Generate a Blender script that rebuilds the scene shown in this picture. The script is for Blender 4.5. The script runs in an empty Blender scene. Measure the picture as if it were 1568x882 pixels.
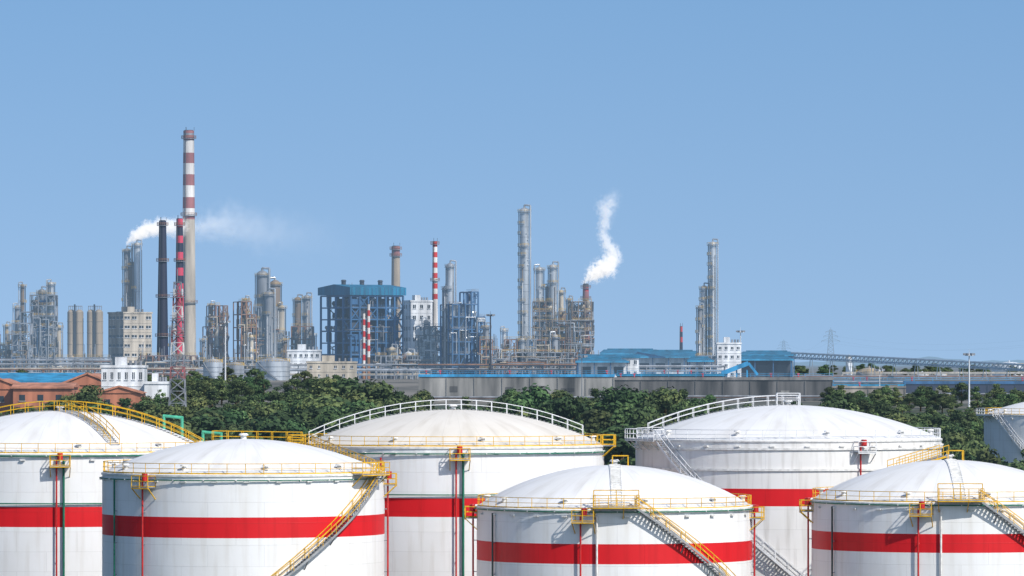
import bpy, math, random
from mathutils import Vector, Matrix
random.seed(7)
R_=random.Random(11)
# ---------------------------------------------------------------- helpers: image pixel coordinates projected through the camera to world positions
H=31.0; F=8000.0; HY=555.0; CX=784.0
def WX(px,Y): return (px-CX)*Y/F
def WZ(py,Y): return H+(HY-py)*Y/F
def S(Y): return Y/F       # metres per image pixel at that range
def smooth(t): t=max(0,min(1,t)); return t*t*(3-2*t)
def ground_z(x,y):
    pts=[(-500,0),(600,0),(900,8),(1400,14),(1800,17),(2050,24),(60000,24)]
    z=24
    for (a,za),(b,zb) in zip(pts,pts[1:]):
        if a<=y<=b: z=za+(zb-za)*smooth((y-a)/(b-a)); break
    if y<-500: z=0
    return z
scene=bpy.context.scene
# ---------------------------------------------------------------- materials
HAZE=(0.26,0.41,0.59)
_m={}
def mat(name,col,rough=0.6,metal=0.0,haze=0.0,var=0.12,scale=0.6,streak=False,bump=0.0):
    key=(name,round(haze,2))
    if key in _m: return _m[key]
    m=bpy.data.materials.new(name+("_far" if haze else "")); m.use_nodes=True
    nt=m.node_tree; n=nt.nodes; l=nt.links
    b=n["Principled BSDF"]; out=n["Material Output"]
    b.inputs["Roughness"].default_value=rough; b.inputs["Metallic"].default_value=metal
    tc=n.new("ShaderNodeTexCoord"); mp=n.new("ShaderNodeMapping")
    l.new(tc.outputs["Object"],mp.inputs[0])
    if streak: mp.inputs["Scale"].default_value=(1,1,0.12)
    no=n.new("ShaderNodeTexNoise"); no.inputs["Scale"].default_value=scale; no.inputs["Detail"].default_value=5
    l.new(mp.outputs[0],no.inputs["Vector"])
    cr=n.new("ShaderNodeValToRGB"); cr.color_ramp.elements[0].position=0.3; cr.color_ramp.elements[1].position=0.7
    c0=[max(0,c*(1-2.2*var)) for c in col]; c1=[min(1,c*(1+var)) for c in col]
    cr.color_ramp.elements[0].color=(*c0,1); cr.color_ramp.elements[1].color=(*c1,1)
    l.new(no.outputs["Fac"],cr.inputs[0]); l.new(cr.outputs[0],b.inputs["Base Color"])
    if bump:
        bp=n.new("ShaderNodeBump"); bp.inputs["Strength"].default_value=bump
        l.new(no.outputs["Fac"],bp.inputs["Height"]); l.new(bp.outputs[0],b.inputs["Normal"])
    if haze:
        em=n.new("ShaderNodeEmission"); em.inputs[0].default_value=(*HAZE,1); em.inputs[1].default_value=1  # airlight painted in: constant sky-coloured glow mixed into far materials
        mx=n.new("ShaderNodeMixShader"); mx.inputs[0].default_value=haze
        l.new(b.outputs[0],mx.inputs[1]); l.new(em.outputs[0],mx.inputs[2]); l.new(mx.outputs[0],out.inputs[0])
    _m[key]=m; return m
PAL={
 'steel':((0.27,0.285,0.31),0.5,0.2),'silver':((0.56,0.58,0.60),0.34,0.5),'dark':((0.045,0.055,0.075),0.6,0.1),
 'bluesteel':((0.035,0.12,0.26),0.5,0.0),'rust':((0.25,0.125,0.07),0.8,0.0),'yellow':((0.60,0.38,0.05),0.5,0.0),
 'cream':((0.50,0.44,0.35),0.7,0.0),'brown':((0.22,0.165,0.12),0.7,0.0),'white':((0.74,0.75,0.76),0.5,0.0),
 'red':((0.55,0.03,0.03),0.5,0.0),'concrete':((0.38,0.35,0.31),0.9,0.0),'beige':((0.46,0.41,0.34),0.85,0.0),
 'navy':((0.012,0.016,0.045),0.6,0.0),'blueroof':((0.006,0.15,0.27),0.5,0.0),'cyanroof':((0.03,0.27,0.48),0.5,0.0),
 'brick':((0.42,0.16,0.09),0.9,0.0),'tile':((0.46,0.20,0.12),0.9,0.0),'glass':((0.03,0.04,0.05),0.15,0.0),
 'chimred':((0.32,0.12,0.12),0.8,0.0),'pinkred':((0.60,0.05,0.10),0.6,0.0),'chimwhite':((0.72,0.69,0.66),0.8,0.0),
 'green':((0.03,0.20,0.13),0.5,0.0),'tan':((0.37,0.30,0.22),0.8,0.0),'wallgrey':((0.20,0.19,0.18),0.9,0.0),
 'skyblue':((0.03,0.30,0.58),0.5,0.0)}
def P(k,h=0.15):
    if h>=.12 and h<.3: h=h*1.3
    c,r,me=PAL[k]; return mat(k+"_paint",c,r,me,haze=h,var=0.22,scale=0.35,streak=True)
# ---------------------------------------------------------------- mesh builder
class MB:
    def __init__(s): s.v=[];s.f=[];s.m=[];s.s=[];s.mats=[];s.ix={}
    def add(s,vs,fs,mt,sm=False):
        if mt.name not in s.ix: s.ix[mt.name]=len(s.mats); s.mats.append(mt)
        i=s.ix[mt.name]; o=len(s.v); s.v.extend(vs)
        for f in fs: s.f.append(tuple(o+k for k in f)); s.m.append(i); s.s.append(sm)
    def box(s,c,d,mt,rz=0):
        x,y,z=c; a,b,e=d[0]/2,d[1]/2,d[2]/2; vs=[]
        cs,sn=math.cos(rz),math.sin(rz)
        for dz in (-e,e):
            for dx,dy in ((-a,-b),(a,-b),(a,b),(-a,b)):
                vs.append((x+dx*cs-dy*sn,y+dx*sn+dy*cs,z+dz))
        s.add(vs,[(3,2,1,0),(4,5,6,7),(0,1,5,4),(1,2,6,5),(2,3,7,6),(3,0,4,7)],mt)
    def bx(s,x0,x1,y0,y1,z0,z1,mt): s.box(((x0+x1)/2,(y0+y1)/2,(z0+z1)/2),(x1-x0,y1-y0,z1-z0),mt)
    def beam(s,a,b,w,mt,h=None):
        a=Vector(a);b=Vector(b);d=b-a
        if d.length<1e-5:return
        d.normalize(); up=Vector((0,0,1)) if abs(d.z)<0.95 else Vector((0,1,0))
        x=d.cross(up).normalized(); y=x.cross(d).normalized()
        h=h or w; x=x*(w/2); y=y*(h/2); vs=[]
        for p in (a,b):
            for q in (-x-y,x-y,x+y,-x+y): vs.append(tuple(p+q))
        s.add(vs,[(3,2,1,0),(4,5,6,7),(0,1,5,4),(1,2,6,5),(2,3,7,6),(3,0,4,7)],mt)
    def cyl(s,a,b,r0,r1,mt,n=12,caps=True):
        a=Vector(a);b=Vector(b);d=(b-a)
        if d.length<1e-6:return
        d.normalize(); up=Vector((0,0,1)) if abs(d.z)<0.95 else Vector((0,1,0))
        x=d.cross(up).normalized(); y=x.cross(d).normalized(); v0=[];v1=[]
        for i in range(n):
            t=2*math.pi*i/n; o=x*math.cos(t)+y*math.sin(t)
            v0.append(tuple(a+o*r0)); v1.append(tuple(b+o*r1))
        s.add(v0+v1,[(i,(i+1)%n,n+(i+1)%n,n+i) for i in range(n)],mt,True)
        if caps:
            if r0>0: s.add(list(v0),[tuple(range(n-1,-1,-1))],mt)
            if r1>0: s.add(list(v1),[tuple(range(n))],mt)
    def pipe(s,pts,r,mt,n=8):
        for a,b in zip(pts,pts[1:]): s.cyl(a,b,r,r,mt,n)
    def cap(s,c,R,h,mt,n=24,k=6,sgn=1):
        Rs=(R*R+h*h)/(2*h); vs=[];fs=[]
        amax=math.acos(max(-1,min(1,(Rs-h)/Rs)))
        for j in range(k):
            a=amax*(1-j/k); r=Rs*math.sin(a); z=Rs*math.cos(a)-(Rs-h)
            for i in range(n):
                t=2*math.pi*i/n; vs.append((c[0]+r*math.cos(t),c[1]+r*math.sin(t),c[2]+sgn*z))
        vs.append((c[0],c[1],c[2]+sgn*h))
        for j in range(k-1):
            for i in range(n): fs.append((j*n+i,j*n+(i+1)%n,(j+1)*n+(i+1)%n,(j+1)*n+i))
        for i in range(n): fs.append(((k-1)*n+i,(k-1)*n+(i+1)%n,k*n))
        s.add(vs,fs,mt,True)
    def poly(s,pts,w,mt,h=None):
        for a,b in zip(pts,pts[1:]): s.beam(a,b,w,mt,h)
    def build(s,name,loc=(0,0,0),rz=0):
        me=bpy.data.meshes.new(name); me.from_pydata(s.v,[],s.f)
        for m in s.mats: me.materials.append(m)
        me.polygons.foreach_set("material_index",s.m); me.polygons.foreach_set("use_smooth",s.s); me.update()
        o=bpy.data.objects.new(name,me); scene.collection.objects.link(o); o.location=loc; o.rotation_euler[2]=rz
        return o
# ---------------------------------------------------------------- tank paint
def shell_mat(name,col,R,row,roof=False,dirt=0.5):
    m=bpy.data.materials.new(name); m.use_nodes=True; nt=m.node_tree;n=nt.nodes;l=nt.links; b=n["Principled BSDF"]
    tc=n.new("ShaderNodeTexCoord"); sp=n.new("ShaderNodeSeparateXYZ"); l.new(tc.outputs["Object"],sp.inputs[0])
    def M(op,a,bv=None,cv=None):
        q=n.new("ShaderNodeMath"); q.operation=op
        for i,vv in enumerate((a,bv,cv)):
            if vv is None: continue
            if isinstance(vv,(int,float)): q.inputs[i].default_value=vv
            else: l.new(vv,q.inputs[i])
        return q.outputs[0]
    ang=M('ARCTAN2',sp.outputs[0],M('MULTIPLY',sp.outputs[1],-1))
    u=M('MULTIPLY',ang,R); cb=n.new("ShaderNodeCombineXYZ"); l.new(u,cb.inputs[0])
    if roof:
        rad=M('SQRT',M('ADD',M('MULTIPLY',sp.outputs[0],sp.outputs[0]),M('MULTIPLY',sp.outputs[1],sp.outputs[1])))
        l.new(rad,cb.inputs[1])
    else: l.new(sp.outputs[2],cb.inputs[1])
    br=n.new("ShaderNodeTexBrick"); br.inputs["Scale"].default_value=1
    br.inputs["Brick Width"].default_value=(2*math.pi*R/44 if roof else 2*math.pi*R/16); br.inputs["Row Height"].default_value=(60 if roof else row)
    br.inputs["Mortar Size"].default_value=0.03; br.inputs["Mortar Smooth"].default_value=0.6
    br.inputs["Color1"].default_value=(1,1,1,1); br.inputs["Color2"].default_value=(0.965,0.965,0.97,1); br.inputs["Mortar"].default_value=(0.85,0.85,0.85,1)
    l.new(cb.outputs[0],br.inputs["Vector"])
    mp=n.new("ShaderNodeMapping"); mp.inputs["Scale"].default_value=(1.3,0.10,1) if not roof else (0.5,0.12,1); l.new(cb.outputs[0],mp.inputs[0])
    no=n.new("ShaderNodeTexNoise"); no.inputs["Scale"].default_value=1.0; no.inputs["Detail"].default_value=6; l.new(mp.outputs[0],no.inputs["Vector"])
    cr=n.new("ShaderNodeValToRGB"); e=cr.color_ramp.elements; e[0].position=0.28; e[1].position=0.50
    d=1-0.18*dirt; e[0].color=(d,d*0.98,d*0.95,1); e[1].color=(1,1,1,1); l.new(no.outputs["Fac"],cr.inputs[0])
    no2=n.new("ShaderNodeTexNoise"); no2.inputs["Scale"].default_value=0.22; no2.inputs["Detail"].default_value=4; l.new(tc.outputs["Object"],no2.inputs["Vector"])
    cr2=n.new("ShaderNodeValToRGB"); e=cr2.color_ramp.elements; e[0].position=0.35; e[1].position=0.6; e[0].color=(0.95,0.945,0.93,1); l.new(no2.outputs["Fac"],cr2.inputs[0])
    def mul(a,bb):
        x=n.new("ShaderNodeMix"); x.data_type='RGBA'; x.blend_type='MULTIPLY'; x.inputs[0].default_value=1
        l.new(a,x.inputs[6]); 
        if isinstance(bb,tuple): x.inputs[7].default_value=bb
        else: l.new(bb,x.inputs[7])
        return x.outputs[2]
    c=mul(mul(mul(br.outputs[0],cr.outputs[0]),cr2.outputs[0]),(*col,1)); l.new(c,b.inputs["Base Color"])
    b.inputs["Roughness"].default_value=0.5; b.inputs["Specular IOR Level"].default_value=0.3
    bp=n.new("ShaderNodeBump"); bp.inputs["Strength"].default_value=0.35; bp.inputs["Distance"].default_value=0.07
    hh=M('ADD',M('MULTIPLY',br.outputs["Fac"],0.5),M('MULTIPLY',no2.outputs["Fac"],2.0))
    l.new(hh,bp.inputs["Height"]); l.new(bp.outputs[0],b.inputs["Normal"])
    return m
YEL=mat("yellow_rail",(0.74,0.42,0.012),0.5,var=0.15,scale=2)
WHT=mat("white_rail",(0.72,0.73,0.74),0.5,var=0.08,scale=2)
GAL=mat("galvanised_grating",(0.33,0.34,0.35),0.6,0.3,scale=2)
REDP=mat("red_pipe",(0.50,0.02,0.02),0.45,scale=2)
GRNP=mat("green_pipe",(0.01,0.15,0.09),0.45,scale=2)
GRNV=mat("green_vent",(0.07,0.40,0.25),0.45,scale=2)
DRKP=mat("dark_pipe",(0.03,0.05,0.05),0.5,scale=2)
WBOX=mat("white_fitting",(0.72,0.71,0.68),0.5,scale=2)

def pol(r,a,z): return (r*math.sin(a),-r*math.cos(a),z)
def ring(mb,r,z,w,mt,a0=-math.pi,a1=math.pi,n=80,h=None):
    k=max(2,int(n*abs(a1-a0)/(2*math.pi)))
    mb.poly([pol(r,a0+(a1-a0)*i/k,z) for i in range(k+1)],w,mt,h)
def rim_rail(mb,R,z,mt,a0=-math.pi,a1=math.pi,h=1.05):
    ring(mb,R,z+h,0.06,mt,a0,a1); ring(mb,R,z+h*0.55,0.045,mt,a0,a1); ring(mb,R,z+0.12,0.04,mt,a0,a1,h=0.14)
    k=max(2,int(abs(a1-a0)*R/1.7))
    for i in range(k+1):
        a=a0+(a1-a0)*i/k; mb.beam(pol(R,a,z-0.1),pol(R,a,z+h),0.06,mt)
def landing(mb,R,z,a0,a1,mt,w=1.2,out=True):
    k=max(2,int((a1-a0)*R/1.0)); vs=[]
    for i in range(k):
        p=a0+(a1-a0)*i/k;q=a0+(a1-a0)*(i+1)/k
        m=(p+q)/2; mb.box(pol(R+w/2,m,z),((q-p)*(R+w/2),w,0.08),GAL,rz=m)
    for i in range(0,k+1):
        a=a0+(a1-a0)*i/k
        mb.beam(pol(R+w,a,z),pol(R+w,a,z+1.1),0.07,mt)
        if i%2==0: mb.beam(pol(R+w,a,z-0.05),pol(R+0.02,a,z-1.1),0.08,mt)
    for hh in (0.12,0.6,1.1):
        ring(mb,R+w,z+hh,0.065,mt,a0,a1,200)
        for a in (a0,a1): mb.beam(pol(R,a,z+hh),pol(R+w,a,z+hh),0.065,mt)
    ring(mb,R+w,z-0.08,0.1,mt,a0,a1,200)
    for a in (a0,a1): mb.beam(pol(R,a,z),pol(R,a,z+1.1),0.07,mt)
def foam(mb,R,z,a,mt,red=True,green=False,wid=1.9,two=False,zb=0.3):
    da=wid/2/R
    landing(mb,R,z-1.15,a-da,a+da,mt,1.15)
    c=pol(R+0.42,a,z-0.55); mb.cyl(c,(c[0],c[1],z+0.15),0.28,0.28,REDP if red else WBOX,10)
    mb.cyl(pol(R-0.3,a,z+0.02),pol(R+0.42,a,z+0.02),0.14,0.14,WBOX,8)
    off=-0.35/R; pts=pol(R+0.35,a+off,z-0.5)
    mb.cyl(pts,(pts[0],pts[1],zb),0.09,0.09,REDP,8)
    for zz in range(2,int(z-2),3): mb.beam(pol(R,a+off,zz),pol(R+0.36,a+off,zz),0.08,GAL)
    if green:
        p=pol(R+0.3,a+0.35/R,z-0.5); mb.cyl(p,(p[0],p[1],zb),0.12,0.12,GRNP,8)
def riser(mb,R,z,a,mt,r=0.09):
    p=pol(R+0.25,a,z); mb.cyl(p,(p[0],p[1],0.2),r,r,mt,8)
    for zz in range(2,int(z-1),3): mb.beam(pol(R,a,zz),pol(R+0.26,a,zz),0.08,GAL)
def stair(mb,R,a0,z0,a1,z1,mt,strm,w=0.8,inner=True):
    dz=z0-z1; k=int(dz/0.22)
    pi_=[];po=[]
    for i in range(k+1):
        t=i/k; a=a0+(a1-a0)*t; z=z0-dz*t
        pi_.append(pol(R+0.12,a,z)); po.append(pol(R+0.12+w,a,z))
        mb.box(pol(R+0.12+w/2,a,z),(0.25,w,0.035),GAL,rz=a)
        if i%5==0:
            mb.beam(po[-1],(po[-1][0],po[-1][1],z+1.05),0.06,mt)
            if inner: mb.beam(pi_[-1],(pi_[-1][0],pi_[-1][1],z+1.05),0.06,mt)
        if i%10==5: mb.beam(po[-1],pol(R,a,z-1.0),0.08,strm); mb.beam(pol(R,a,z-0.08),(po[-1][0],po[-1][1],z-0.08),0.09,strm)
    st=3
    for L in (pi_,po): mb.poly(L[::st],0.06,strm,0.2)
    up=lambda L,h:[(p[0],p[1],p[2]+h) for p in L][::st]
    for L in ((pi_,po) if inner else (po,)):
        mb.poly(up(L,1.05),0.065,mt); mb.poly(up(L,0.55),0.045,mt)
def roofz(R,h,r):
    Rs=(R*R+h*h)/(2*h); return math.sqrt(max(0,Rs*Rs-r*r))-(Rs-h)
def roof_walk(mb,R,h,zr,phi,r0,r1,mt,w=1.0,tread=True,off=0):
    d=(math.cos(phi),math.sin(phi)); nrm=(-d[1],d[0]); L=abs(r1-r0); k=max(2,int(L/1.5))
    def pt(r,o,dz):
        x=d[0]*r+nrm[0]*o; y=d[1]*r+nrm[1]*o; return (x,y,zr+roofz(R,h,min(R*0.998,math.hypot(x,y)))+dz)
    for o in (off-w/2,off+w/2):
        for hh,t in ((1.1,0.07),(0.6,0.055)):
            mb.poly([pt(r0+(r1-r0)*i/k,o,hh) for i in range(k+1)],t,mt)
        for i in range(k+1):
            r=r0+(r1-r0)*i/k; mb.beam(pt(r,o,-0.1),pt(r,o,1.1),0.06,mt)
    if tread:
        kk=int(L/0.4)
        for i in range(kk+1):
            r=r0+(r1-r0)*i/kk; mb.beam(pt(r,off-w/2,0.12),pt(r,off+w/2,0.12),0.26,GAL,0.05)
def tank(name,cx,R_u,ry,dome_u,band,Y,rail,rings=(),row=2.0,roofcol=(0.76,0.755,0.74),segs=128,dirt=0.6,wall=(0.80,0.80,0.795)):
    s=S(Y); R=R_u*s; zr=WZ(ry,Y); h=dome_u*s
    z1=WZ(band[0],Y) if band else 0; z0=WZ(band[1],Y) if band else 0
    mb=MB()
    W=shell_mat(name+"_white_paint",wall,R,row,dirt=dirt); RF=shell_mat(name+"_roof_paint",roofcol,R,row,roof=True,dirt=0.9)
    RD=shell_mat(name+"_red_band_paint",(0.64,0.012,0.018),R,row,dirt=0.8)
    def seg(a,b,m):
        mb.cyl((0,0,a),(0,0,b),R,R,m,segs,False)
    if band: seg(0,z0,W);seg(z0,z1,RD);seg(z1,zr,W)
    else: seg(0,zr,W)
    mb.cap((0,0,zr+0.06),R+0.04,h,RF,segs,14)
    mb.cyl((0,0,zr-0.12),(0,0,zr+0.06),R+0.10,R+0.10,WBOX,segs,True)
    mb.cyl((0,0,0),(0,0,0.12),R+0.3,R+0.3,W,segs,True)
    for zz,mt,w in rings: ring(mb,R+0.22,WZ(zz,Y),w,mt,n=128)
    k=28
    for i in range(k):
        a=2*math.pi*i/k
        if rings: mb.beam(pol(R,a,WZ(rings[0][0],Y)),pol(R+0.3,a,WZ(rings[0][0],Y)),0.1,WBOX)
        mb.box(pol(R+0.12,a+0.07,zr-0.55),(0.5,0.24,0.16),WBOX,rz=a+0.07)
    for i in range(10):
        a=2*math.pi*(i+0.35)/10; r=R*0.93; z=zr+roofz(R,h,r)
        p=pol(r,a,z); mb.cyl(p,(p[0],p[1],z+0.4),0.2,0.2,WBOX,12); mb.cyl((p[0],p[1],z+0.4),(p[0],p[1],z+0.55),0.4,0.3,WBOX,12)
    zt=zr+h; mb.cyl((0,0,zt-0.1),(0,0,zt+0.4),0.28,0.28,WBOX,16); mb.cyl((0,0,zt+0.4),(0,0,zt+0.6),0.5,0.35,WBOX,16)
    rim_rail(mb,R-0.12,zr+0.06,rail)
    return mb,R,zr,h
def place(mb,name,cx,Y): return mb.build(name,(WX(cx,Y),Y,0))
def ang(px,cx,R_u): return math.asin(max(-1,min(1,(px-cx)/R_u)))
D=math.radians
N="storage_tank"
# T1 rear left
mb,R,zr,h=tank(N,92,232,692,62,(770,800),540,YEL,((694,GRNP,0.14),(765,GRNP,0.12)))
foam(mb,R,zr,ang(112,92,232),YEL,green=True); roof_walk(mb,R,h,zr,D(-12),-R*0.93,R*0.97,YEL); roof_walk(mb,R,h,zr,D(-62),1.0,R*0.9,YEL)
landing(mb,R,zr,D(64),D(84),YEL,1.6)
for a,rf in ((D(112),0.72),(D(101),0.95)):
    r=R*rf; p=pol(r,a,zr+roofz(R,h,r)); p=(p[0],p[1],p[2]-0.3); q=(p[0]+1.9,p[1]-0.2)
    mb.cyl(p,(p[0],p[1],p[2]+1.9),0.16,0.16,GRNV,12); mb.cyl((p[0]-.1,p[1],p[2]+1.9),(q[0]+.1,q[1],p[2]+1.7),0.16,0.16,GRNV,12); mb.cyl((q[0],q[1],p[2]+1.8),(q[0],q[1],p[2]-1.2),0.16,0.16,GRNV,12)
place(mb,N,92,540)
# T2 front left
mb,R,zr,h=tank(N,373,216,724,51,(786,817),500,YEL,((731,GRNP,0.10),))
foam(mb,R,zr,ang(238,373,216),YEL); riser(mb,R,zr-0.5,ang(187,373,216),GRNP); 
foam(mb,R,zr,D(88),YEL,green=False)
landing(mb,R,zr,D(52),D(72),YEL,1.3); stair(mb,R,D(70),zr,D(5),zr-12.0,YEL,GAL)
place(mb,N,373,500)
# T3 rear middle
mb,R,zr,h=tank(N,694,231,682,54,(757,785),540,YEL,((691,GRNP,0.13),(752,GRNP,0.11)),roofcol=(0.73,0.685,0.61))
foam(mb,R,zr,ang(706,694,231),YEL,green=True); roof_walk(mb,R,h,zr,D(3),-R*0.955,R*0.86,WHT,1.3)
landing(mb,R,zr,D(80),D(96),YEL,1.2); landing(mb,R,zr,D(-96),D(-76),YEL,1.4)
riser(mb,R,zr-1,ang(590,694,231),REDP)
place(mb,N,694,540)
# T4 rear right
mb,R,zr,h=tank(N,1207,234,672,51,(743,769),548,WHT,(),dirt=1.4,wall=(0.76,0.75,0.73))
foam(mb,R,zr,ang(1306,1207,234),WHT); roof_walk(mb,R,h,zr,D(4),-R*0.92,1.0,WHT,1.3)
landing(mb,R,zr,D(-82),D(-56),WHT,1.3); stair(mb,R,D(-57),zr,D(14),zr-17.5,WHT,WHT)
for yy in (684,715): ring(mb,R+0.1,WZ(yy,548),0.12,WBOX,n=128,h=0.22)
for dx,dy in ((-1.2,-1),(1.2,-1),(1.2,1),(-1.2,1)): mb.beam((dx,dy,zr+h-0.2),(dx,dy,zr+h+1.3),0.07,WHT)
for zz in (0.8,1.3):
    c=[(-1.2,-1),(1.2,-1),(1.2,1),(-1.2,1),(-1.2,-1)]; mb.poly([(a,b,zr+h+zz) for a,b in c],0.06,WHT)
place(mb,N,1207,548)
# T5 / T6 front
for cx,ry,dm,band,Y,fx in ((941,776,63,(826,856),500,893),(1454,766,61,(811,839),504,1397)):
    mb,R,zr,h=tank(N,cx,211,ry,dm,band,Y,YEL,((ry+2,GRNP,0.11),))
    foam(mb,R,zr+0.1,ang(fx,cx,211),YEL); riser(mb,R,zr-0.4,ang(cx-183,cx,211),DRKP)
    foam(mb,R,zr+0.1,D(-88),YEL); foam(mb,R,zr+0.1,D(80),YEL)
    landing(mb,R,zr+0.35,D(-9),D(8),YEL,1.3); stair(mb,R,D(7),zr+0.3,D(76),zr-11.2,YEL,GAL)
    riser(mb,R,zr-0.5,ang(cx-30,cx,211),WBOX,0.1)
    mb.poly([(-2.2,-R+0.1,zr+1.9),(2.0,-R+0.1,zr+1.9)],0.08,YEL)
    for x in (-2.2,-0.1,2.0): mb.beam((x,-R+0.1,zr),(x,-R+0.1,zr+1.9),0.08,YEL)
    k=26
    for i in range(k):
        r=R*0.97*(1-i/k)+0.6; z=zr+roofz(R,h,min(r,R*0.99)); mb.box((0,-r,z+0.12),(0.9,0.16,0.14),WBOX)
    for x in (-0.5,0.5): mb.poly([(x,-(R*0.97*(1-i/k)+0.6),zr+roofz(R,h,min(R*0.99,R*0.97*(1-i/k)+0.6))+0.1) for i in range(k+1)],0.1,WBOX)
    for dx,dy in ((-0.2,-0.7),(1.3,-0.7),(1.3,0.7),(-0.2,0.7)): mb.beam((dx,dy,zr+h-0.2),(dx,dy,zr+h+0.95),0.08,YEL)
    mb.poly([(a,b,zr+h+0.95) for a,b in [(-0.2,-0.7),(1.3,-0.7),(1.3,0.7),(-0.2,0.7),(-0.2,-0.7)]],0.08,YEL)
    place(mb,N,cx,Y)
# T7 far right
mb,R,zr,h=tank(N,1637,130,635,26,None,880,YEL,())
stair(mb,R,D(-60),zr,D(0),zr-15,WHT,WHT); landing(mb,R,zr,D(-88),D(-60),WHT,1.4)
place(mb,N,1637,880)
# gangways
def gangway(a,b,w=1.0):
    mb=MB(); a=Vector(a);b=Vector(b);o=a.copy();b=b-a;a=Vector((0,0,0)); d=b.normalized(); n=Vector((-d.y,d.x,0)).normalized()
    mb.beam(a,b,w,GAL,0.08); L=b.length;k=max(2,int(L/1.5))
    for sg in (-1,1):
        q=n*(sg*w/2); mb.beam(a+q,b+q,0.08,YEL,0.18)
        for hh in (0.55,1.1): mb.beam(a+q+Vector((0,0,hh)),b+q+Vector((0,0,hh)),0.065,YEL)
        for i in range(k+1):
            p=a+(b-a)*i/k+q; mb.beam(p,p+Vector((0,0,1.1)),0.06,YEL)
    mb.build("tank_gangway",tuple(o))
gangway((WX(326,541),541,WZ(676,541)),(WX(462,540),540,WZ(678,540)))
gangway((WX(470,532),532,WZ(684,532)),(WX(566,503),503,WZ(722,503)))
gangway((WX(1366,520),520,WZ(722,520)),(WX(1446,532),532,WZ(698,532)))
# ---------------------------------------------------------------- ground
def ground():
    xs=[-30000,-9000,-4000,-2000]+list(range(-1200,1201,100))+[2000,4000,9000,30000]
    ys=[-2000,-500,0]+list(range(200,2300,40))+[2600,3200,4500,7000,12000,25000,60000]
    v=[(x,y,ground_z(x,y)) for y in ys for x in xs]; n=len(xs)
    f=[(j*n+i,j*n+i+1,(j+1)*n+i+1,(j+1)*n+i) for j in range(len(ys)-1) for i in range(n-1)]
    me=bpy.data.meshes.new("ground"); me.from_pydata(v,[],f); me.update()
    m=bpy.data.materials.new("ground_soil_grass"); m.use_nodes=True; nt=m.node_tree;n_=nt.nodes;l=nt.links;b=n_["Principled BSDF"]
    tc=n_.new("ShaderNodeTexCoord")
    no=n_.new("ShaderNodeTexNoise"); no.inputs["Scale"].default_value=0.03; no.inputs["Detail"].default_value=8; l.new(tc.outputs["Object"],no.inputs["Vector"])
    cr=n_.new("ShaderNodeValToRGB"); e=cr.color_ramp.elements; e[0].position=0.42;e[1].position=0.62; e[0].color=(0.03,0.05,0.018,1); e[1].color=(0.10,0.09,0.06,1)
    cr2=n_.new("ShaderNodeValToRGB"); e=cr2.color_ramp.elements; e[0].position=0.4;e[1].position=0.6; e[0].color=(0.07,0.07,0.06,1); e[1].color=(0.18,0.165,0.14,1)
    l.new(no.outputs["Fac"],cr.inputs[0]); l.new(no.outputs["Fac"],cr2.inputs[0])
    sp=n_.new("ShaderNodeSeparateXYZ"); l.new(tc.outputs["Object"],sp.inputs[0])
    mr=n_.new("ShaderNodeMapRange"); mr.inputs[1].default_value=1650; mr.inputs[2].default_value=1850; l.new(sp.outputs[1],mr.inputs[0])
    mx=n_.new("ShaderNodeMix"); mx.data_type='RGBA'; l.new(mr.outputs[0],mx.inputs[0]); l.new(cr.outputs[0],mx.inputs[6]); l.new(cr2.outputs[0],mx.inputs[7])
    l.new(mx.outputs[2],b.inputs["Base Color"]); b.inputs["Roughness"].default_value=0.95
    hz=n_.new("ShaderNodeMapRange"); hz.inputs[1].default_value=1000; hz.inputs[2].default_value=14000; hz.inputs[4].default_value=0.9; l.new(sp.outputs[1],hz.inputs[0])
    em=n_.new("ShaderNodeEmission"); em.inputs[0].default_value=(*HAZE,1); ms=n_.new("ShaderNodeMixShader"); l.new(hz.outputs[0],ms.inputs[0]); l.new(b.outputs[0],ms.inputs[1]); l.new(em.outputs[0],ms.inputs[2]); l.new(ms.outputs[0],n_["Material Output"].inputs[0])  # painted aerial haze: emission blended in more strongly with distance
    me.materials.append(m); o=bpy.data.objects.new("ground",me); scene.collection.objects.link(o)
ground()
# ---------------------------------------------------------------- trees
def leafmat(name,c):
    m=bpy.data.materials.new(name); m.use_nodes=True; nt=m.node_tree;n=nt.nodes;l=nt.links;b=n["Principled BSDF"]
    oi=n.new("ShaderNodeObjectInfo"); hs=n.new("ShaderNodeHueSaturation"); hs.inputs["Color"].default_value=(*c,1); hs.inputs["Saturation"].default_value=0.9
    mr=n.new("ShaderNodeMapRange"); mr.inputs[3].default_value=0.455; mr.inputs[4].default_value=0.535; l.new(oi.outputs["Random"],mr.inputs[0]); l.new(mr.outputs[0],hs.inputs["Hue"])
    q=n.new("ShaderNodeMath"); q.operation='MULTIPLY'; q.inputs[1].default_value=7.31; l.new(oi.outputs["Random"],q.inputs[0]); q2=n.new("ShaderNodeMath"); q2.operation='FRACT'; l.new(q.outputs[0],q2.inputs[0])
    mr2=n.new("ShaderNodeMapRange"); mr2.inputs[3].default_value=1.4; mr2.inputs[4].default_value=0.6; l.new(q2.outputs[0],mr2.inputs[0]); l.new(mr2.outputs[0],hs.inputs["Value"])
    l.new(hs.outputs[0],b.inputs["Base Color"]); b.inputs["Roughness"].default_value=0.75; b.inputs["Specular IOR Level"].default_value=0.2
    em=n.new("ShaderNodeEmission"); em.inputs[0].default_value=(*HAZE,1); mx=n.new("ShaderNodeMixShader"); mx.inputs[0].default_value=0.035  # slight airlight glow built into the leaf colour
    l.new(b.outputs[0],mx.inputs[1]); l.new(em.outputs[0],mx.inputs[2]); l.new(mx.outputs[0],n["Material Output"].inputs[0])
    return m
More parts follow.
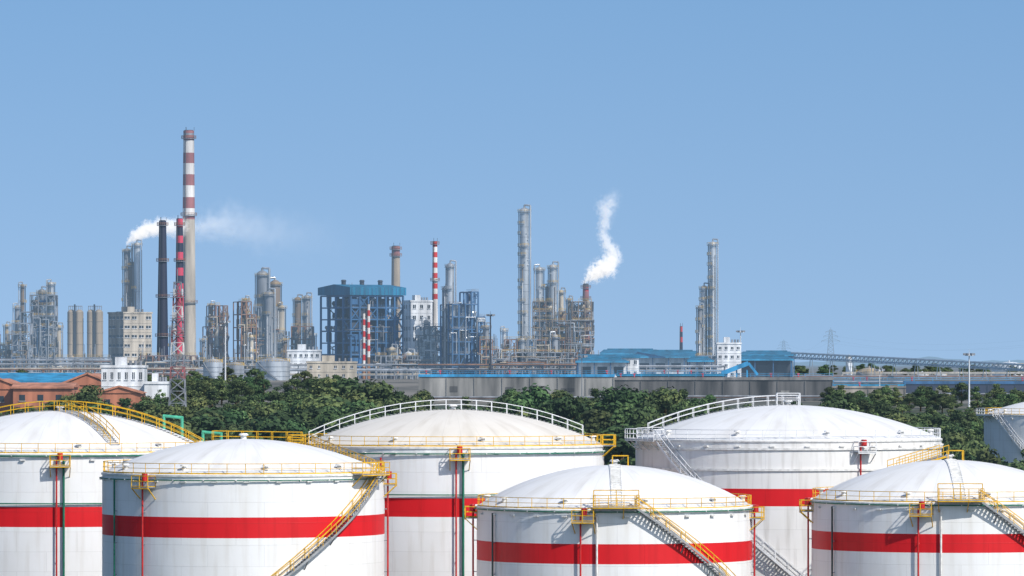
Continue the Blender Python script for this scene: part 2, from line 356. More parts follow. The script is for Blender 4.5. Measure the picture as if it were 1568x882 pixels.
LM=[leafmat("foliage_dark",(0.033,0.063,0.018)),leafmat("foliage_mid",(0.064,0.108,0.028)),leafmat("foliage_light",(0.105,0.150,0.040))]
BARK=mat("bark",(0.12,0.09,0.06),0.9,scale=3)
def tree_mesh(seed,kind=0):
    r=random.Random(seed); mb=MB(); th=r.uniform(2.6,3.6)
    mb.cyl((0,0,-0.6),(0.1,0,th),0.28,0.2,BARK,8); mb.cyl((0.1,0,th),(0.0,0.2,8.2),0.2,0.05,BARK,7)
    nc=28 if kind==0 else 24
    for i in range(nc):
        if kind==0:
            a=r.uniform(0,6.283); rr=4.1*math.sqrt(r.random()); zz=r.uniform(0,1)
            cz=2.2+zz*7.0; lim=math.sin(math.pi*min(1,max(0.0,(zz*0.85+0.14))))
            cx,cy=rr*lim*math.cos(a),rr*lim*math.sin(a); cr=r.uniform(0.7,1.7)
        else:
            zz=r.random(); cz=2+zz*8.5; lim=(1-zz)*0.7+0.25; a=r.uniform(0,6.283); rr=2.4*math.sqrt(r.random())
            cx,cy=rr*lim*math.cos(a),rr*lim*math.sin(a); cr=r.uniform(0.6,1.2)
        if i%4==0: mb.cyl((0.05,0.05,min(cz-0.3,th+r.uniform(0,3))),(cx,cy,cz),0.1,0.03,BARK,5)
        mi=r.choice([0,0,1,1,2]) 
        for k in range(int(95*cr*cr)):
            d=Vector((r.gauss(0,1),r.gauss(0,1),r.gauss(0,1))).normalized()
            p=Vector((cx,cy,cz))+Vector((d.x,d.y,d.z*0.7))*cr*(r.random()**0.4)*r.uniform(0.8,1.2)
            nn=(d+Vector((r.uniform(-.7,.7),r.uniform(-.7,.7),r.uniform(-.4,.8)))).normalized()
            t=nn.cross(Vector((r.random(),r.random(),r.random()))).normalized(); q=nn.cross(t); sz=r.uniform(0.15,0.32)
            t=t*sz; q=q*sz*0.75
            mb.add([tuple(p-t),tuple(p-q*0.9),tuple(p+t),tuple(p+q)],[(0,1,2,3)],LM[mi] if r.random()<0.85 else r.choice(LM))
    me=bpy.data.meshes.new("tree_crown"); me.from_pydata(mb.v,[],mb.f)
    for m in mb.mats: me.materials.append(m)
    me.polygons.foreach_set("material_index",mb.m); me.update(); return me
TM=[tree_mesh(i,0) for i in range(6)]+[tree_mesh(20+i,1) for i in range(2)]
belt=bpy.data.objects.new("tree_belt",None); scene.collection.objects.link(belt)
def tree(x,y,hh,parent=belt,k=None,wd=1.0,name="tree"):
    o=bpy.data.objects.new(name,TM[k if k is not None else R_.randrange(len(TM))]); scene.collection.objects.link(o)
    s=hh/10.0; o.scale=(s*wd,s*wd,s); o.location=(x,y,ground_z(x,y)-0.2); o.rotation_euler[2]=R_.uniform(0,6.28)
    if parent: o.parent=parent
    return o
prof=[(-60,606),(60,602),(100,592),(140,590),(180,600),(240,590),(300,586),(360,592),(430,588),(480,576),(520,570),(580,576),(640,588),(700,598),(760,594),(800,584),(880,594),(930,586),(960,582),(1000,590),(1060,592),(1150,598),(1250,602),(1350,604),(1450,606),(1568,608),(1640,608)]
def pf(px):
    for (a,ya),(b,yb) in zip(prof,prof[1:]):
        if a<=px<=b: return ya+(yb-ya)*(px-a)/(b-a)
    return 606
for Y0,sp in ((1330,46),(1240,46),(1150,50),(1070,52),(990,56),(920,60),(850,64)):
    px=-50
    while px<1630:
        Y=Y0+R_.uniform(-40,40); x=px+R_.uniform(-14,14)
        extra=(1330-Y0)/480*36
        top=pf(max(-50,min(1630,x)))+abs(R_.gauss(0,11))+extra+R_.uniform(0,8)
        X=WX(x,Y); hh=WZ(top,Y)-ground_z(X,Y)
        hh=max(6,min(19,hh)); 
        if not (1480<x<1700 and Y<1000): tree(X,Y,hh,wd=R_.uniform(0.9,1.5))
        px+=sp*R_.uniform(0.5,1.0)
for px,py,Y,wd in ((1490,668,760,.9),(1540,690,720,.9),(1580,690,700,.9),(1450,662,800,.9),(950,624,860,1.1),(1515,700,700,.9),(1562,700,690,.9),(1475,690,720,.9),(535,572,1090,1.3),(575,580,1060,1.2),(495,582,1080,1.2),(820,586,1060,1.2),(955,582,1080,1.2),(1020,590,1060,1.1),(860,596,1020,1.1),(135,586,1200,1.1),(1290,606,1000,1.2)):
    X=WX(px,Y); tree(X,Y,WZ(py,Y)-ground_z(X,Y),wd=wd)
for i in range(90):
    px=R_.uniform(-20,520); Y=R_.uniform(1700,2000); X=WX(px,Y); tree(X,Y,min(9,max(4,WZ(R_.uniform(560,580),Y)-ground_z(X,Y))),wd=1.4)
for i in range(60):
    px=R_.uniform(1100,1620); Y=R_.uniform(2400,3200); X=WX(px,Y); tree(X,Y,R_.uniform(4,7),wd=1.5)
for i in range(46):
    px=R_.uniform(1250,1620); Y=R_.uniform(1560,1760); X=WX(px,Y); tree(X,Y,R_.uniform(5,8),wd=1.4)
# ---------------------------------------------------------------- refinery parts
def column(mb,x,y,z0,z1,r,m,rng,np=5,rail='yellow',h=0.15,side=1,down=True):
    mb.cyl((x,y,z0),(x,y,z1),r,r,m,20,False); mb.cap((x,y,z1),r,r*0.7,m,20,4)
    rm=P(rail,h)
    for i in range(np):
        top=(i==np-1)
        z=z0+(z1-z0)*(i+1)/(np)-0.6+rng.uniform(-1,1)*(0 if top else 1)
        rr=r+1.0; half=math.pi if top else rng.uniform(0.7,1.5)
        c0=(math.pi if side>0 else 0)+rng.uniform(-.3,.9)*(1 if side>0 else -1)
        q=8; angs=[c0-half+2*half*t/q for t in range(q+1)]
        vs=[(x+r*.98*math.cos(t),y+r*.98*math.sin(t),z) for t in angs]+[(x+rr*math.cos(t),y+rr*math.sin(t),z) for t in angs]
        vs+=[(a,b,c-.2) for a,b,c in vs]; o=q+1
        mb.add(vs,[(t,t+1,o+t+1,o+t) for t in range(q)]+[(2*o+o+t,2*o+o+t+1,2*o+t+1,2*o+t) for t in range(q)]+[(o+t,o+t+1,3*o+t+1,3*o+t) for t in range(q)],P('steel',h))
        for hh in (0.6,1.15): mb.poly([(x+rr*math.cos(t),y+rr*math.sin(t),z+hh) for t in angs],0.11,rm)
        for t in angs[::2]: mb.beam((x+rr*math.cos(t),y+rr*math.sin(t),z),(x+rr*math.cos(t),y+rr*math.sin(t),z+1.15),0.11,rm)
        mb.cyl((x,y,z-1.4),(x,y,z-1.2),r+.06,r+.06,P('steel',h),20)
    mb.beam((x-side*(r+0.4),y-r*0.4,z0),(x-side*(r+0.4),y-r*0.4,z1),0.4,P('dark',h),0.2)
    if down:
        dx=side*(r+0.6); pr=max(0.25,r*0.2)
        mb.pipe([(x,y,z1+r*0.5),(x,y-0.2,z1+r*0.7+1.0),(x+dx,y-r*0.5,z1+r*0.7+.8),(x+dx,y-r*0.5,z0+2)],pr,P('silver',h),8)
    for i in range(int(np*1.5)):
        z=rng.uniform(z0+2,z1-2); t=rng.uniform(-2.6,-0.5); mb.cyl((x,y,z),(x+(r+0.6)*math.cos(t),y+(r+0.6)*math.sin(t),z),0.25,0.25,m,6)
    for i in range(2):
        t=rng.uniform(-2.2,-0.9); zz=rng.uniform(z0+(z1-z0)*.5,z1-3); mb.cyl((x+(r+.35)*math.cos(t),y+(r+.35)*math.sin(t),z0+3),(x+(r+.35)*math.cos(t),y+(r+.35)*math.sin(t),zz),0.17,0.17,P(rng.choice(['silver','brown','white']),h),6)
def hvessel(mb,x,y,z,L,r,m):
    mb.cyl((x-L/2,y,z),(x+L/2,y,z),r,r,m,12)
    mb.cyl((x-L/2-r*0.4,y,z),(x-L/2,y,z),r*0.6,r,m,12); mb.cyl((x+L/2,y,z),(x+L/2+r*0.4,y,z),r,r*0.6,m,12)
    for s_ in (-0.3,0.3): mb.box((x+L*s_,y,z-r-0.2),(0.6,r*1.4,0.6),P('concrete'))
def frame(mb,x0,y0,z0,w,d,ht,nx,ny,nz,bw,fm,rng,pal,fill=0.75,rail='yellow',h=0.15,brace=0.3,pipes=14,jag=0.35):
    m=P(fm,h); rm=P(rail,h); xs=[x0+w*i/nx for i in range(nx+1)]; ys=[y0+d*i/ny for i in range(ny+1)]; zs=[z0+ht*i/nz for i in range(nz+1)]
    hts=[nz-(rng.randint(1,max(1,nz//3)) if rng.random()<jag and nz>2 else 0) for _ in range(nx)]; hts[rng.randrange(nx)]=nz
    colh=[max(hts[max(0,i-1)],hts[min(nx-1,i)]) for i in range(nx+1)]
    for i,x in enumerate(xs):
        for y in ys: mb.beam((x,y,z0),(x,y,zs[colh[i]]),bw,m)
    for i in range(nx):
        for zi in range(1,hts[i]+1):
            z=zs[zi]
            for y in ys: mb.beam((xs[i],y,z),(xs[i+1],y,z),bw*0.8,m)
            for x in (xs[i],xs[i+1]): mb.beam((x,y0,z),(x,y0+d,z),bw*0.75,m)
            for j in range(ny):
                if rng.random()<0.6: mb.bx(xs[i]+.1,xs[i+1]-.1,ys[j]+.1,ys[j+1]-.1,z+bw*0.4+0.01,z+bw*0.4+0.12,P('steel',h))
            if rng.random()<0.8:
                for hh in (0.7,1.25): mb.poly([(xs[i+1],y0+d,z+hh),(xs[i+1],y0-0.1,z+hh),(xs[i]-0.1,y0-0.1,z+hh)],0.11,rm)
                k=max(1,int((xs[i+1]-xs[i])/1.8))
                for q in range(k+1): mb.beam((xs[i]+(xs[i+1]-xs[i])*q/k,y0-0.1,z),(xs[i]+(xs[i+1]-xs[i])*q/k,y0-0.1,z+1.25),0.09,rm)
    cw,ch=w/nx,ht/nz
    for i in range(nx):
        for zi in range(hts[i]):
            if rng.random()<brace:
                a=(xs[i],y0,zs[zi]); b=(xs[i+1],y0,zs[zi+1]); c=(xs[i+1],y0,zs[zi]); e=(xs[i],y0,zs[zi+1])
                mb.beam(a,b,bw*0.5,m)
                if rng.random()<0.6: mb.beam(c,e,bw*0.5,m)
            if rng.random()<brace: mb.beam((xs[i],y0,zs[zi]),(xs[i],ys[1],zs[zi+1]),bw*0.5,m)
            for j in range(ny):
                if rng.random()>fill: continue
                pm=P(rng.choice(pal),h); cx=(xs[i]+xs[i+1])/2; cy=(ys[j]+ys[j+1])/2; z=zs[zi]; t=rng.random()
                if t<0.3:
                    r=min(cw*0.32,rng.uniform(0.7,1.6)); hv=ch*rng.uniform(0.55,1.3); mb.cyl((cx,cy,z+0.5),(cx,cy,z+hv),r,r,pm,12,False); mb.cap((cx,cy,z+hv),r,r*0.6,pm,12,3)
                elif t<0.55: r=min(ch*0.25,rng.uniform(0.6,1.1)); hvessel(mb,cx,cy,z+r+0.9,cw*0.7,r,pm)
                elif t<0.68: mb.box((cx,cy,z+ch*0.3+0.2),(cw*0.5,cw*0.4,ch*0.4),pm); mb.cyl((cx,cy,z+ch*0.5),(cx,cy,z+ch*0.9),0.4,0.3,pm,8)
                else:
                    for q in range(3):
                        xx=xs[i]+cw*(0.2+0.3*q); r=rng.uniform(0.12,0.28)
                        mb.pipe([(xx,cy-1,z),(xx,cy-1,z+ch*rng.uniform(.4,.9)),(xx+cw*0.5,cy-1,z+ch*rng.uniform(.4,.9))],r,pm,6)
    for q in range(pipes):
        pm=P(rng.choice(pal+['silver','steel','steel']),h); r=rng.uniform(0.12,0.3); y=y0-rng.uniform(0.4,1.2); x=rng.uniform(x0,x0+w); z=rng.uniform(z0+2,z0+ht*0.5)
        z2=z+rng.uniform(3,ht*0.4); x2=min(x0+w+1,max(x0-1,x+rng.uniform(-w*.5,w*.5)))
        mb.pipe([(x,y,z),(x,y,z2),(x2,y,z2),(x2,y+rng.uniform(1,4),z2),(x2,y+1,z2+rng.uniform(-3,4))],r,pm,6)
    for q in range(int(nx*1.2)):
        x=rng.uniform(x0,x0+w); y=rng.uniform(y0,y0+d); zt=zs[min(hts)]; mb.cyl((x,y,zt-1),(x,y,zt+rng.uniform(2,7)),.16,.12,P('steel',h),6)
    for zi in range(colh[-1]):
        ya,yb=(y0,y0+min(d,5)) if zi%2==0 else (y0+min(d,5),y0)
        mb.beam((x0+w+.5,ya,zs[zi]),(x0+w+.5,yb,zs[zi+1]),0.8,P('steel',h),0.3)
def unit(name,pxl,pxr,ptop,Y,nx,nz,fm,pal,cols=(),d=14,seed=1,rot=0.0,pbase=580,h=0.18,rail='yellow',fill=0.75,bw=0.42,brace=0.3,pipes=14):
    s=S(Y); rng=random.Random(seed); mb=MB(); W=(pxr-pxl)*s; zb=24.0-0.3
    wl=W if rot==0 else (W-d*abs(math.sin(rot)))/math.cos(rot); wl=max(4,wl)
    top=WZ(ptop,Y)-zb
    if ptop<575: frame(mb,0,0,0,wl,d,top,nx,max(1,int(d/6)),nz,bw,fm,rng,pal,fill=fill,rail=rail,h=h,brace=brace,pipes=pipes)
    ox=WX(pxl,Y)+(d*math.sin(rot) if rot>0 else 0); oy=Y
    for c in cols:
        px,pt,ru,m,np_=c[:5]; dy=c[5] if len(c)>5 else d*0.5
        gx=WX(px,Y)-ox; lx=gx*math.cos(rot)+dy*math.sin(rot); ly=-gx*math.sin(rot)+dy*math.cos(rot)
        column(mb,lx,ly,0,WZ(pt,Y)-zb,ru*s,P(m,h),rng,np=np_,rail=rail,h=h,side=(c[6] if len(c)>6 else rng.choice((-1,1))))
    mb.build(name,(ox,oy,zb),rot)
warm=['brown','steel','cream','rust','silver','tan','dark']
cool=['steel','bluesteel','silver','dark','silver','brown']
unit("refinery_process_unit",-30,22,512,2350,4,4,'steel',warm,((8,498,3,'tan',3),(-12,480,4,'steel',4)),seed=2)
unit("refinery_process_unit",18,46,478,2330,2,6,'steel',cool,((32,437,3.2,'brown',6),(24,470,4,'steel',4)),seed=3)
unit("refinery_process_unit",46,84,452,2360,3,8,'steel',cool,((62,446,6,'steel',8),(76,434,4.5,'silver',8),(52,462,4.5,'steel',6),(88,500,4,'cream',3)),seed=4,brace=0.5)
for x0 in (103,133):
    mb=MB(); Y=2300; s=S(Y)
    for k in range(2):
        for j in range(2):
            x=(6+12*k)*s; y=j*12*s; mb.cyl((x,y,0),(x,y,WZ(478,Y)-24),5.8*s,5.8*s,P('tan',.18),16); mb.cap((x,y,WZ(478,Y)-24),5.8*s,1.2,P('tan',.18),16,3)
            for z in (5,10,15,20,25): mb.cyl((x,y,z),(x,y,z+0.25),5.9*s+.1,5.9*s+.1,P('tan',.18),16)
    mb.box((12*s,6*s,WZ(474,Y)-24+1.5),(20*s,1.6,0.3),P('steel',.18))
    for i in range(8): mb.beam((2*s+i*2.9*s,4*s,WZ(475,Y)-24),(2*s+i*2.9*s,4*s,WZ(468,Y)-24),0.2,P('brown',.18))
    mb.beam((2*s,4*s,WZ(469,Y)-24),(22*s,4*s,WZ(469,Y)-24),0.2,P('brown',.18))
    mb.beam((12*s,-6.5*s,0),(12*s,-6.5*s,WZ(466,Y)-24),0.7,P('dark',.18))
    mb.build("silo_cluster",(WX(x0,Y),Y,24))
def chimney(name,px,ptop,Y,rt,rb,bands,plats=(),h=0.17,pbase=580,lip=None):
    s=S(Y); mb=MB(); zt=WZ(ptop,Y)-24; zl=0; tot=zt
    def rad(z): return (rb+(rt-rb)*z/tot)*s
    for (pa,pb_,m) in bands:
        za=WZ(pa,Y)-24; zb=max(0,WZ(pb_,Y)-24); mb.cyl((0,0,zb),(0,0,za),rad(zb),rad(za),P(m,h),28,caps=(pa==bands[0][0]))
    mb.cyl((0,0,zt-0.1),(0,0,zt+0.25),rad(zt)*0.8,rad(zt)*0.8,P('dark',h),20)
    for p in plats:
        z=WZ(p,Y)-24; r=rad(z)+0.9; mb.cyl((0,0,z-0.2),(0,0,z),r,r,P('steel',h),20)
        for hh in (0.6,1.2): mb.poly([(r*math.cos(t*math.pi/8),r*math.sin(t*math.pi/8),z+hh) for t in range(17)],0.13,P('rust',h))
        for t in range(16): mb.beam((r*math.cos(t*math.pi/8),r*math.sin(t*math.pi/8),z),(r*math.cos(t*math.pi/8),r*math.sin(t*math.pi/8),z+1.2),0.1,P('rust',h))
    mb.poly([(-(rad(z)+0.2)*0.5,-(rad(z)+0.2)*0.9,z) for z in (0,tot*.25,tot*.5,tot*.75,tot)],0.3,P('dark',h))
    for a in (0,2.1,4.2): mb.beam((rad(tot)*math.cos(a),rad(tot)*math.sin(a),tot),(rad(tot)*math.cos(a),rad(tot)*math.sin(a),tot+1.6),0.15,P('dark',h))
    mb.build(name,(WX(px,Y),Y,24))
bd=[(200,204,'chimred'),(204,207,'steel'),(207,215,'chimred')]+[(a,b,'chimwhite' if i%2==0 else 'chimred') for i,(a,b) in enumerate(zip([215,234,250,267,284,302],[234,250,267,284,302,319]))]+[(319,331,'chimwhite'),(331,336,'chimred'),(336,555,'beige'),(555,590,'concrete')]
chimney("striped_chimney",289,200,2350,8.2,11.5,bd,(212,330,464),h=0.13)
bd=[];y=335
for i,e in enumerate([348,361,372,386,398,410,422,434]):
    bd.append((y,e,['pinkred','navy'][i%2])); y=e
bd.append((434,590,'pinkred'))
chimney("striped_chimney",275,335,2300,5,7.5,bd,(345,400),h=0.11)
chimney("dark_chimney",249,338,2320,5.5,9.5,[(338,515,'navy'),(515,590,'navy')],(345,400,455,515),h=0.11)
chimney("concrete_chimney",606,377,2420,6.2,8,[(377,392,'chimred'),(392,590,'tan')],(382,392))
bd=[];y=370
for i,e in enumerate([378,386,394,402,410,418,426,434,442,450,458]): bd.append((y,e,'red' if i%2==0 else 'chimwhite')); y=e
bd.append((458,590,'chimwhite'))
chimney("striped_chimney",666,370,2330,3.6,5.2,bd,(374,430),h=.1)
for px,pt in ((557,480),(564,466)):
    bd=[];y=pt
    for i in range(9): bd.append((y,y+9,'red' if i%2 else 'chimwhite')); y+=9
    bd.append((y,590,'rust'))
    chimney("small_striped_stack",px,pt,2200,2.4,3.0,bd,(),h=.1)
chimney("small_striped_stack",1043,500,2500,2.2,2.8,[(500,508,'red'),(508,516,'navy'),(516,524,'red'),(524,540,'navy'),(540,590,'red')],(),h=.15)
chimney("flare_stack",897,435,2300,4.5,7,[(435,440,'dark'),(440,446,'red'),(446,590,'chimred')],(441,458,478))
unit("refinery_reactor_structure",178,216,478,2330,3,7,'dark',['brown','cream','steel'],((193,383,5,'steel',8,6,1),(200,405,7.5,'brown',4),(209,374,5.0,'silver',3,3,1)),seed=6,brace=0.4,d=12)
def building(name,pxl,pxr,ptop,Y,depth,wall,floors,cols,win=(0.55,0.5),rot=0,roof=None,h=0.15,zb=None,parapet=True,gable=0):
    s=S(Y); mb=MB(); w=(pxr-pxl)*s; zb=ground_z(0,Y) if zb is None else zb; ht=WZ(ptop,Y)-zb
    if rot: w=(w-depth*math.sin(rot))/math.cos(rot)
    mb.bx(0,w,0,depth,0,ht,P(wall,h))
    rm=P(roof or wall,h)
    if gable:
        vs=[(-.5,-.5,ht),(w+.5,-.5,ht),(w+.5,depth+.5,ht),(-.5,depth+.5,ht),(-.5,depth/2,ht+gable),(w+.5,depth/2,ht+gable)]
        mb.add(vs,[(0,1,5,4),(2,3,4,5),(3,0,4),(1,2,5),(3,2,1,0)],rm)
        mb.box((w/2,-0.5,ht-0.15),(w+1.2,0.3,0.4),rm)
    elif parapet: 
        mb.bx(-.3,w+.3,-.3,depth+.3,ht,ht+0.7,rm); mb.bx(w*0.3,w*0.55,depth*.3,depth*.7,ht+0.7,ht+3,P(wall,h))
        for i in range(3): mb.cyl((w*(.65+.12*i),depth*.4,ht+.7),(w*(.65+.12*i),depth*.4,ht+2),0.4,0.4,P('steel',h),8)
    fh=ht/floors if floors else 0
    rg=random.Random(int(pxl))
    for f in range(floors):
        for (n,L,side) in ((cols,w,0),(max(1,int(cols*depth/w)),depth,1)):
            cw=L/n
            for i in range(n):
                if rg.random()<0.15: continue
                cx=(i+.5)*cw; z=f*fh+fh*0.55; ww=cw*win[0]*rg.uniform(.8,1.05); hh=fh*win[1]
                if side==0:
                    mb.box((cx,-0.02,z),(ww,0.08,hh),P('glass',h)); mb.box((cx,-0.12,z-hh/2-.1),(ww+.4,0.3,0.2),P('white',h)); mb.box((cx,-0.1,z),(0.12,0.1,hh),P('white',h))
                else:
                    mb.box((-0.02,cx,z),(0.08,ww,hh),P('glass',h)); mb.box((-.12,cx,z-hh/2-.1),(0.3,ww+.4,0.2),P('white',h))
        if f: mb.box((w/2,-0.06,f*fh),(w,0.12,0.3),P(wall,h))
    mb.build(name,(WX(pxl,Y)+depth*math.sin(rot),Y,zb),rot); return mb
building("concrete_boiler_house",162,231,480,2260,16,'beige',7,4,(0.72,0.28),rot=0.5,h=0.12)
building("white_office_building",617,662,462,2300,14,'white',7,3,(0.4,0.35),rot=0.25,h=0.12)
building("white_workshop",155,221,563,1480,12,'white',3,6,(0.4,0.4),h=0.06,zb=14)
building("white_workshop",221,256,588,1470,10,'white',1,3,(0.4,0.2),h=0.06,zb=14)
building("white_pump_house",1098,1135,527,2200,14,'white',4,4,(0.5,0.3),h=0.12)
building("white_office_building",440,490,538,2200,14,'white',3,6,(0.5,0.3),h=0.12)
building("concrete_pump_house",470,545,556,2050,14,'cream',2,6,(0.3,0.3),h=0.1)
building("white_control_house",887,978,547,2150,16,'white',2,9,(0.4,0.35),roof='blueroof',h=0.12,gable=1.2)
def wareh(pxl,pxr,ptop,pr,Y,roof,depth,axis=0):
    s=S(Y); mb=MB(); w=(pxr-pxl)*s; zb=ground_z(0,Y); ht=WZ(ptop,Y)-zb; g=(ptop-pr)*s; h=0.06
    mb.bx(0,w,0,depth,0,ht,P('brick',h))
    if axis==0:
        vs=[(-.6,-.6,ht),(w+.6,-.6,ht),(w+.6,depth+.6,ht),(-.6,depth+.6,ht),(-.6,depth/2,ht+g),(w+.6,depth/2,ht+g)]
        mb.add(vs,[(0,1,5,4),(2,3,4,5)],P(roof,h)); mb.add(vs,[(3,0,4),(1,2,5)],P('brick',h)); mb.box((w/2,-.65,ht-.1),(w+1.2,.12,.5),P(roof,h))
    else:
        vs=[(-.6,-.3,ht),(w+.6,-.3,ht),(w+.6,depth+.3,ht),(-.6,depth+.3,ht),(w/2,-.3,ht+g),(w/2,depth+.3,ht+g)]
        mb.add(vs,[(0,4,5,3),(4,1,2,5)],P(roof,h)); mb.add(vs,[(0,1,4),(2,3,5)],P('brick',h))
        mb.beam((-.9,-.5,ht),(w/2,-.5,ht+g+.1),0.5,P(roof,h)); mb.beam((w/2,-.5,ht+g+.1),(w+.9,-.5,ht),0.5,P(roof,h))
    for i in range(int(w/5)): mb.box((2.5+i*5,-0.03,ht*0.72),(1.6,0.1,1.6),P('glass',h)); mb.box((2.5+i*5,-.1,ht*.72-.95),(2,.25,.2),P('concrete',h))
    mb.build("brick_warehouse",(WX(pxl,Y),Y,zb))
wareh(-60,128,584,571,1550,'cyanroof',34)
wareh(92,176,590,572,1500,'tile',40,1)
wareh(-40,38,596,580,1440,'tile',30,1)
wareh(20,110,593,586,1430,'tile',20,0)
wareh(150,215,602,592,1400,'tile',20,1)
def blue_hall():
    Y=2300; s=S(Y); th=D(36); mb=MB(); rng=random.Random(5); b=(616-537)*s/math.cos(th); a=(537-489)*s/math.sin(th); ht=WZ(453,Y)-24; h=0.14
    frame(mb,0,0,0,b,a,ht,6,4,7,0.7,'bluesteel',rng,['dark','bluesteel','steel','dark','brown'],fill=0.85,rail='bluesteel',h=h,brace=0.25,pipes=10,jag=0)
    mb.bx(b*0.18,b*0.8,a*0.2,a*0.85,2,ht-1,P('dark',h))
    mb.bx(b*0.82,b*0.97,a*0.1,a*0.6,0,ht*.75,P('bluesteel',h))
    for i in range(7): mb.bx(.4,b*.28,.3,a*.12,ht*i/7+1.5,ht*(i+.55)/7+1,P(rng.choice(['dark','bluesteel']),h))
    z=ht+.4
    vs=[(-1,-1,z),(b+1,-1,z),(b+1,a+1,z),(-1,a+1,z)]; zz=z+3.4; vs+=[(p[0],p[1],zz) for p in vs]; vs+=[(-1,a/2,zz+1.4),(b+1,a/2,zz+1.4)]
    mb.add(vs,[(0,1,5,4),(1,2,6,5),(2,3,7,6),(3,0,4,7),(3,2,1,0),(4,5,9,8),(6,7,8,9),(5,6,9),(7,4,8)],P('blueroof',h))
    for t in (0.15,0.5,0.85):
        mb.cyl((b*t,a*.5,zz+1.0),(b*t,a*.5,zz+2.8),1.0,1.0,P('dark',h),10); mb.cyl((b*t,a*.5,zz+2.8),(b*t,a*.5,zz+3.5),1.4,0.8,P('dark',h),10)
    for i in range(14): mb.beam((b*i/13,-1.05,z),(b*i/13,-1.05,zz),.2,P('bluesteel',h))
    mb.build("blue_boiler_hall",(WX(537,Y),Y,24),th)
blue_hall()
unit("refinery_process_unit",308,348,468,2300,4,7,'rust',warm,((322,466,3,'brown',5),(340,480,3,'cream',4)),seed=8,rot=0.35,h=0.16,brace=0.4)
unit("refinery_process_unit",355,392,462,2280,3,6,'rust',['dark','brown','tan','steel','cream'],((375,458,3,'tan',4),),seed=9,rot=0.3,h=0.14)
unit("refinery_process_unit",388,436,470,2320,4,6,'steel',warm,((401,420,9,'steel',5,3),(420,434,8.5,'brown',5,8),(412,450,7,'steel',4,0),(430,470,5,'cream',3)),seed=10,h=0.18)
unit("refinery_process_unit",446,478,500,2340,3,4,'rust',warm,((455,458,5.5,'brown',5),(469,455,5.5,'steel',5),(478,512,4,'white',2)),seed=12,h=.18)
unit("refinery_process_unit",640,676,500,2290,4,6,'dark',cool,((652,492,4,'dark',4),),seed=13,d=16,rail='steel')
unit("refinery_process_unit",674,742,447,2270,5,7,'bluesteel',cool,((689,406,6,'silver',5),(682,440,4,'steel',4),(706,470,5,'silver',3)),seed=14,d=18,rot=0.3,rail='steel',fill=0.55,brace=0.35,bw=0.6,h=0.14)
unit("refinery_process_unit",735,792,520,2260,6,4,'rust',warm,((745,500,4,'steel',3),(772,505,3,'silver',3)),seed=15,d=16,h=0.14)
unit("distillation_tower",790,818,520,2280,3,4,'steel',cool,((803,322,7.0,'silver',15,4,1),),seed=16,d=10,h=0.15)
unit("refinery_process_unit",816,906,462,2290,9,8,'brown',warm,((826,412,5.5,'silver',7,4),(847,408,6.0,'silver',7,5),(860,446,3.5,'cream',4),(838,440,3,'steel',4),(880,470,4,'brown',3),(872,458,3,'tan',3)),seed=17,d=20,h=0.15,fill=0.8,pipes=40,brace=0.35,bw=.36)
unit("refinery_process_unit",760,880,540,2200,12,2,'steel',warm,((800,520,4,'silver',3),(850,515,5,'steel',3)),seed=18,d=10,h=0.12,pipes=30)
unit("distillation_tower",1068,1100,545,2290,3,3,'steel',cool,((1092,373,5.5,'silver',13,4,1),(1079,440,5.0,'silver',9,6,1),(1072,470,3.5,'steel',6,3)),seed=19,d=10,h=0.15)
unit("refinery_process_unit",575,640,545,2240,8,2,'steel',warm,((600,535,6,'cream',2),(625,543,7,'white',2)),seed=21,d=12,h=0.14)
unit("refinery_process_unit",880,935,556,2240,6,1,'steel',warm,(),seed=22,d=10,h=0.12)
unit("refinery_process_unit",86,165,548,2240,9,2,'steel',warm,(),seed=23,d=12)
unit("refinery_process_unit",215,300,545,2260,9,2,'rust',warm,((262,500,2.5,'steel',3),),seed=24,d=12)
unit("refinery_process_unit",296,440,552,2220,16,2,'steel',warm,((310,520,3,'steel',3),(384,515,3,'cream',3),(436,520,3,'brown',3)),seed=25,d=12,h=.14)
def small_tank(px,rt,R_u,Y,m='silver',h=0.12,name="small_storage_tank",dome=6):
    s=S(Y); mb=MB(); zb=ground_z(0,Y)-0.3; z=WZ(rt,Y)-zb; R=R_u*s
    mb.cyl((0,0,0),(0,0,z),R,R,P(m,h),36,False); mb.cap((0,0,z),R,dome*s,P(m,h),36,5)
    for hh in (0.6,1.2): mb.poly([pol(R,2*math.pi*i/30,z+hh) for i in range(31)],0.12,P('yellow',h))
    for i in range(30): mb.beam(pol(R,2*math.pi*i/30,z),pol(R,2*math.pi*i/30,z+1.2),0.1,P('yellow',h))
    for k in range(1,4): mb.poly([pol(R+.1,2*math.pi*i/36,z*k/4) for i in range(37)],0.15,P('steel',h))
    mb.cyl((0,0,z+dome*s-.1),(0,0,z+dome*s+.8),0.4,0.4,P(m,h),8)
    mb.poly([pol(R+0.5,-1+1.4*i/10,z*(1-i/10)) for i in range(11)],0.5,P('steel',h))
    mb.build(name,(WX(px,Y),Y,zb))
small_tank(326,555,15,2050); small_tank(418,554,26,2050); small_tank(360,560,14,2080,'steel')
small_tank(1331,570,20,2300,'tan',0.15,dome=7); small_tank(1545,560,26,2700,'white',0.2,dome=6); small_tank(1590,560,26,2700,'white',0.2); small_tank(1300,548,5,2900,'white',0.2,dome=3)
small_tank(1412,574,10,2500,'white',0.18,dome=3); small_tank(1440,574,10,2500,'white',0.18,dome=3)
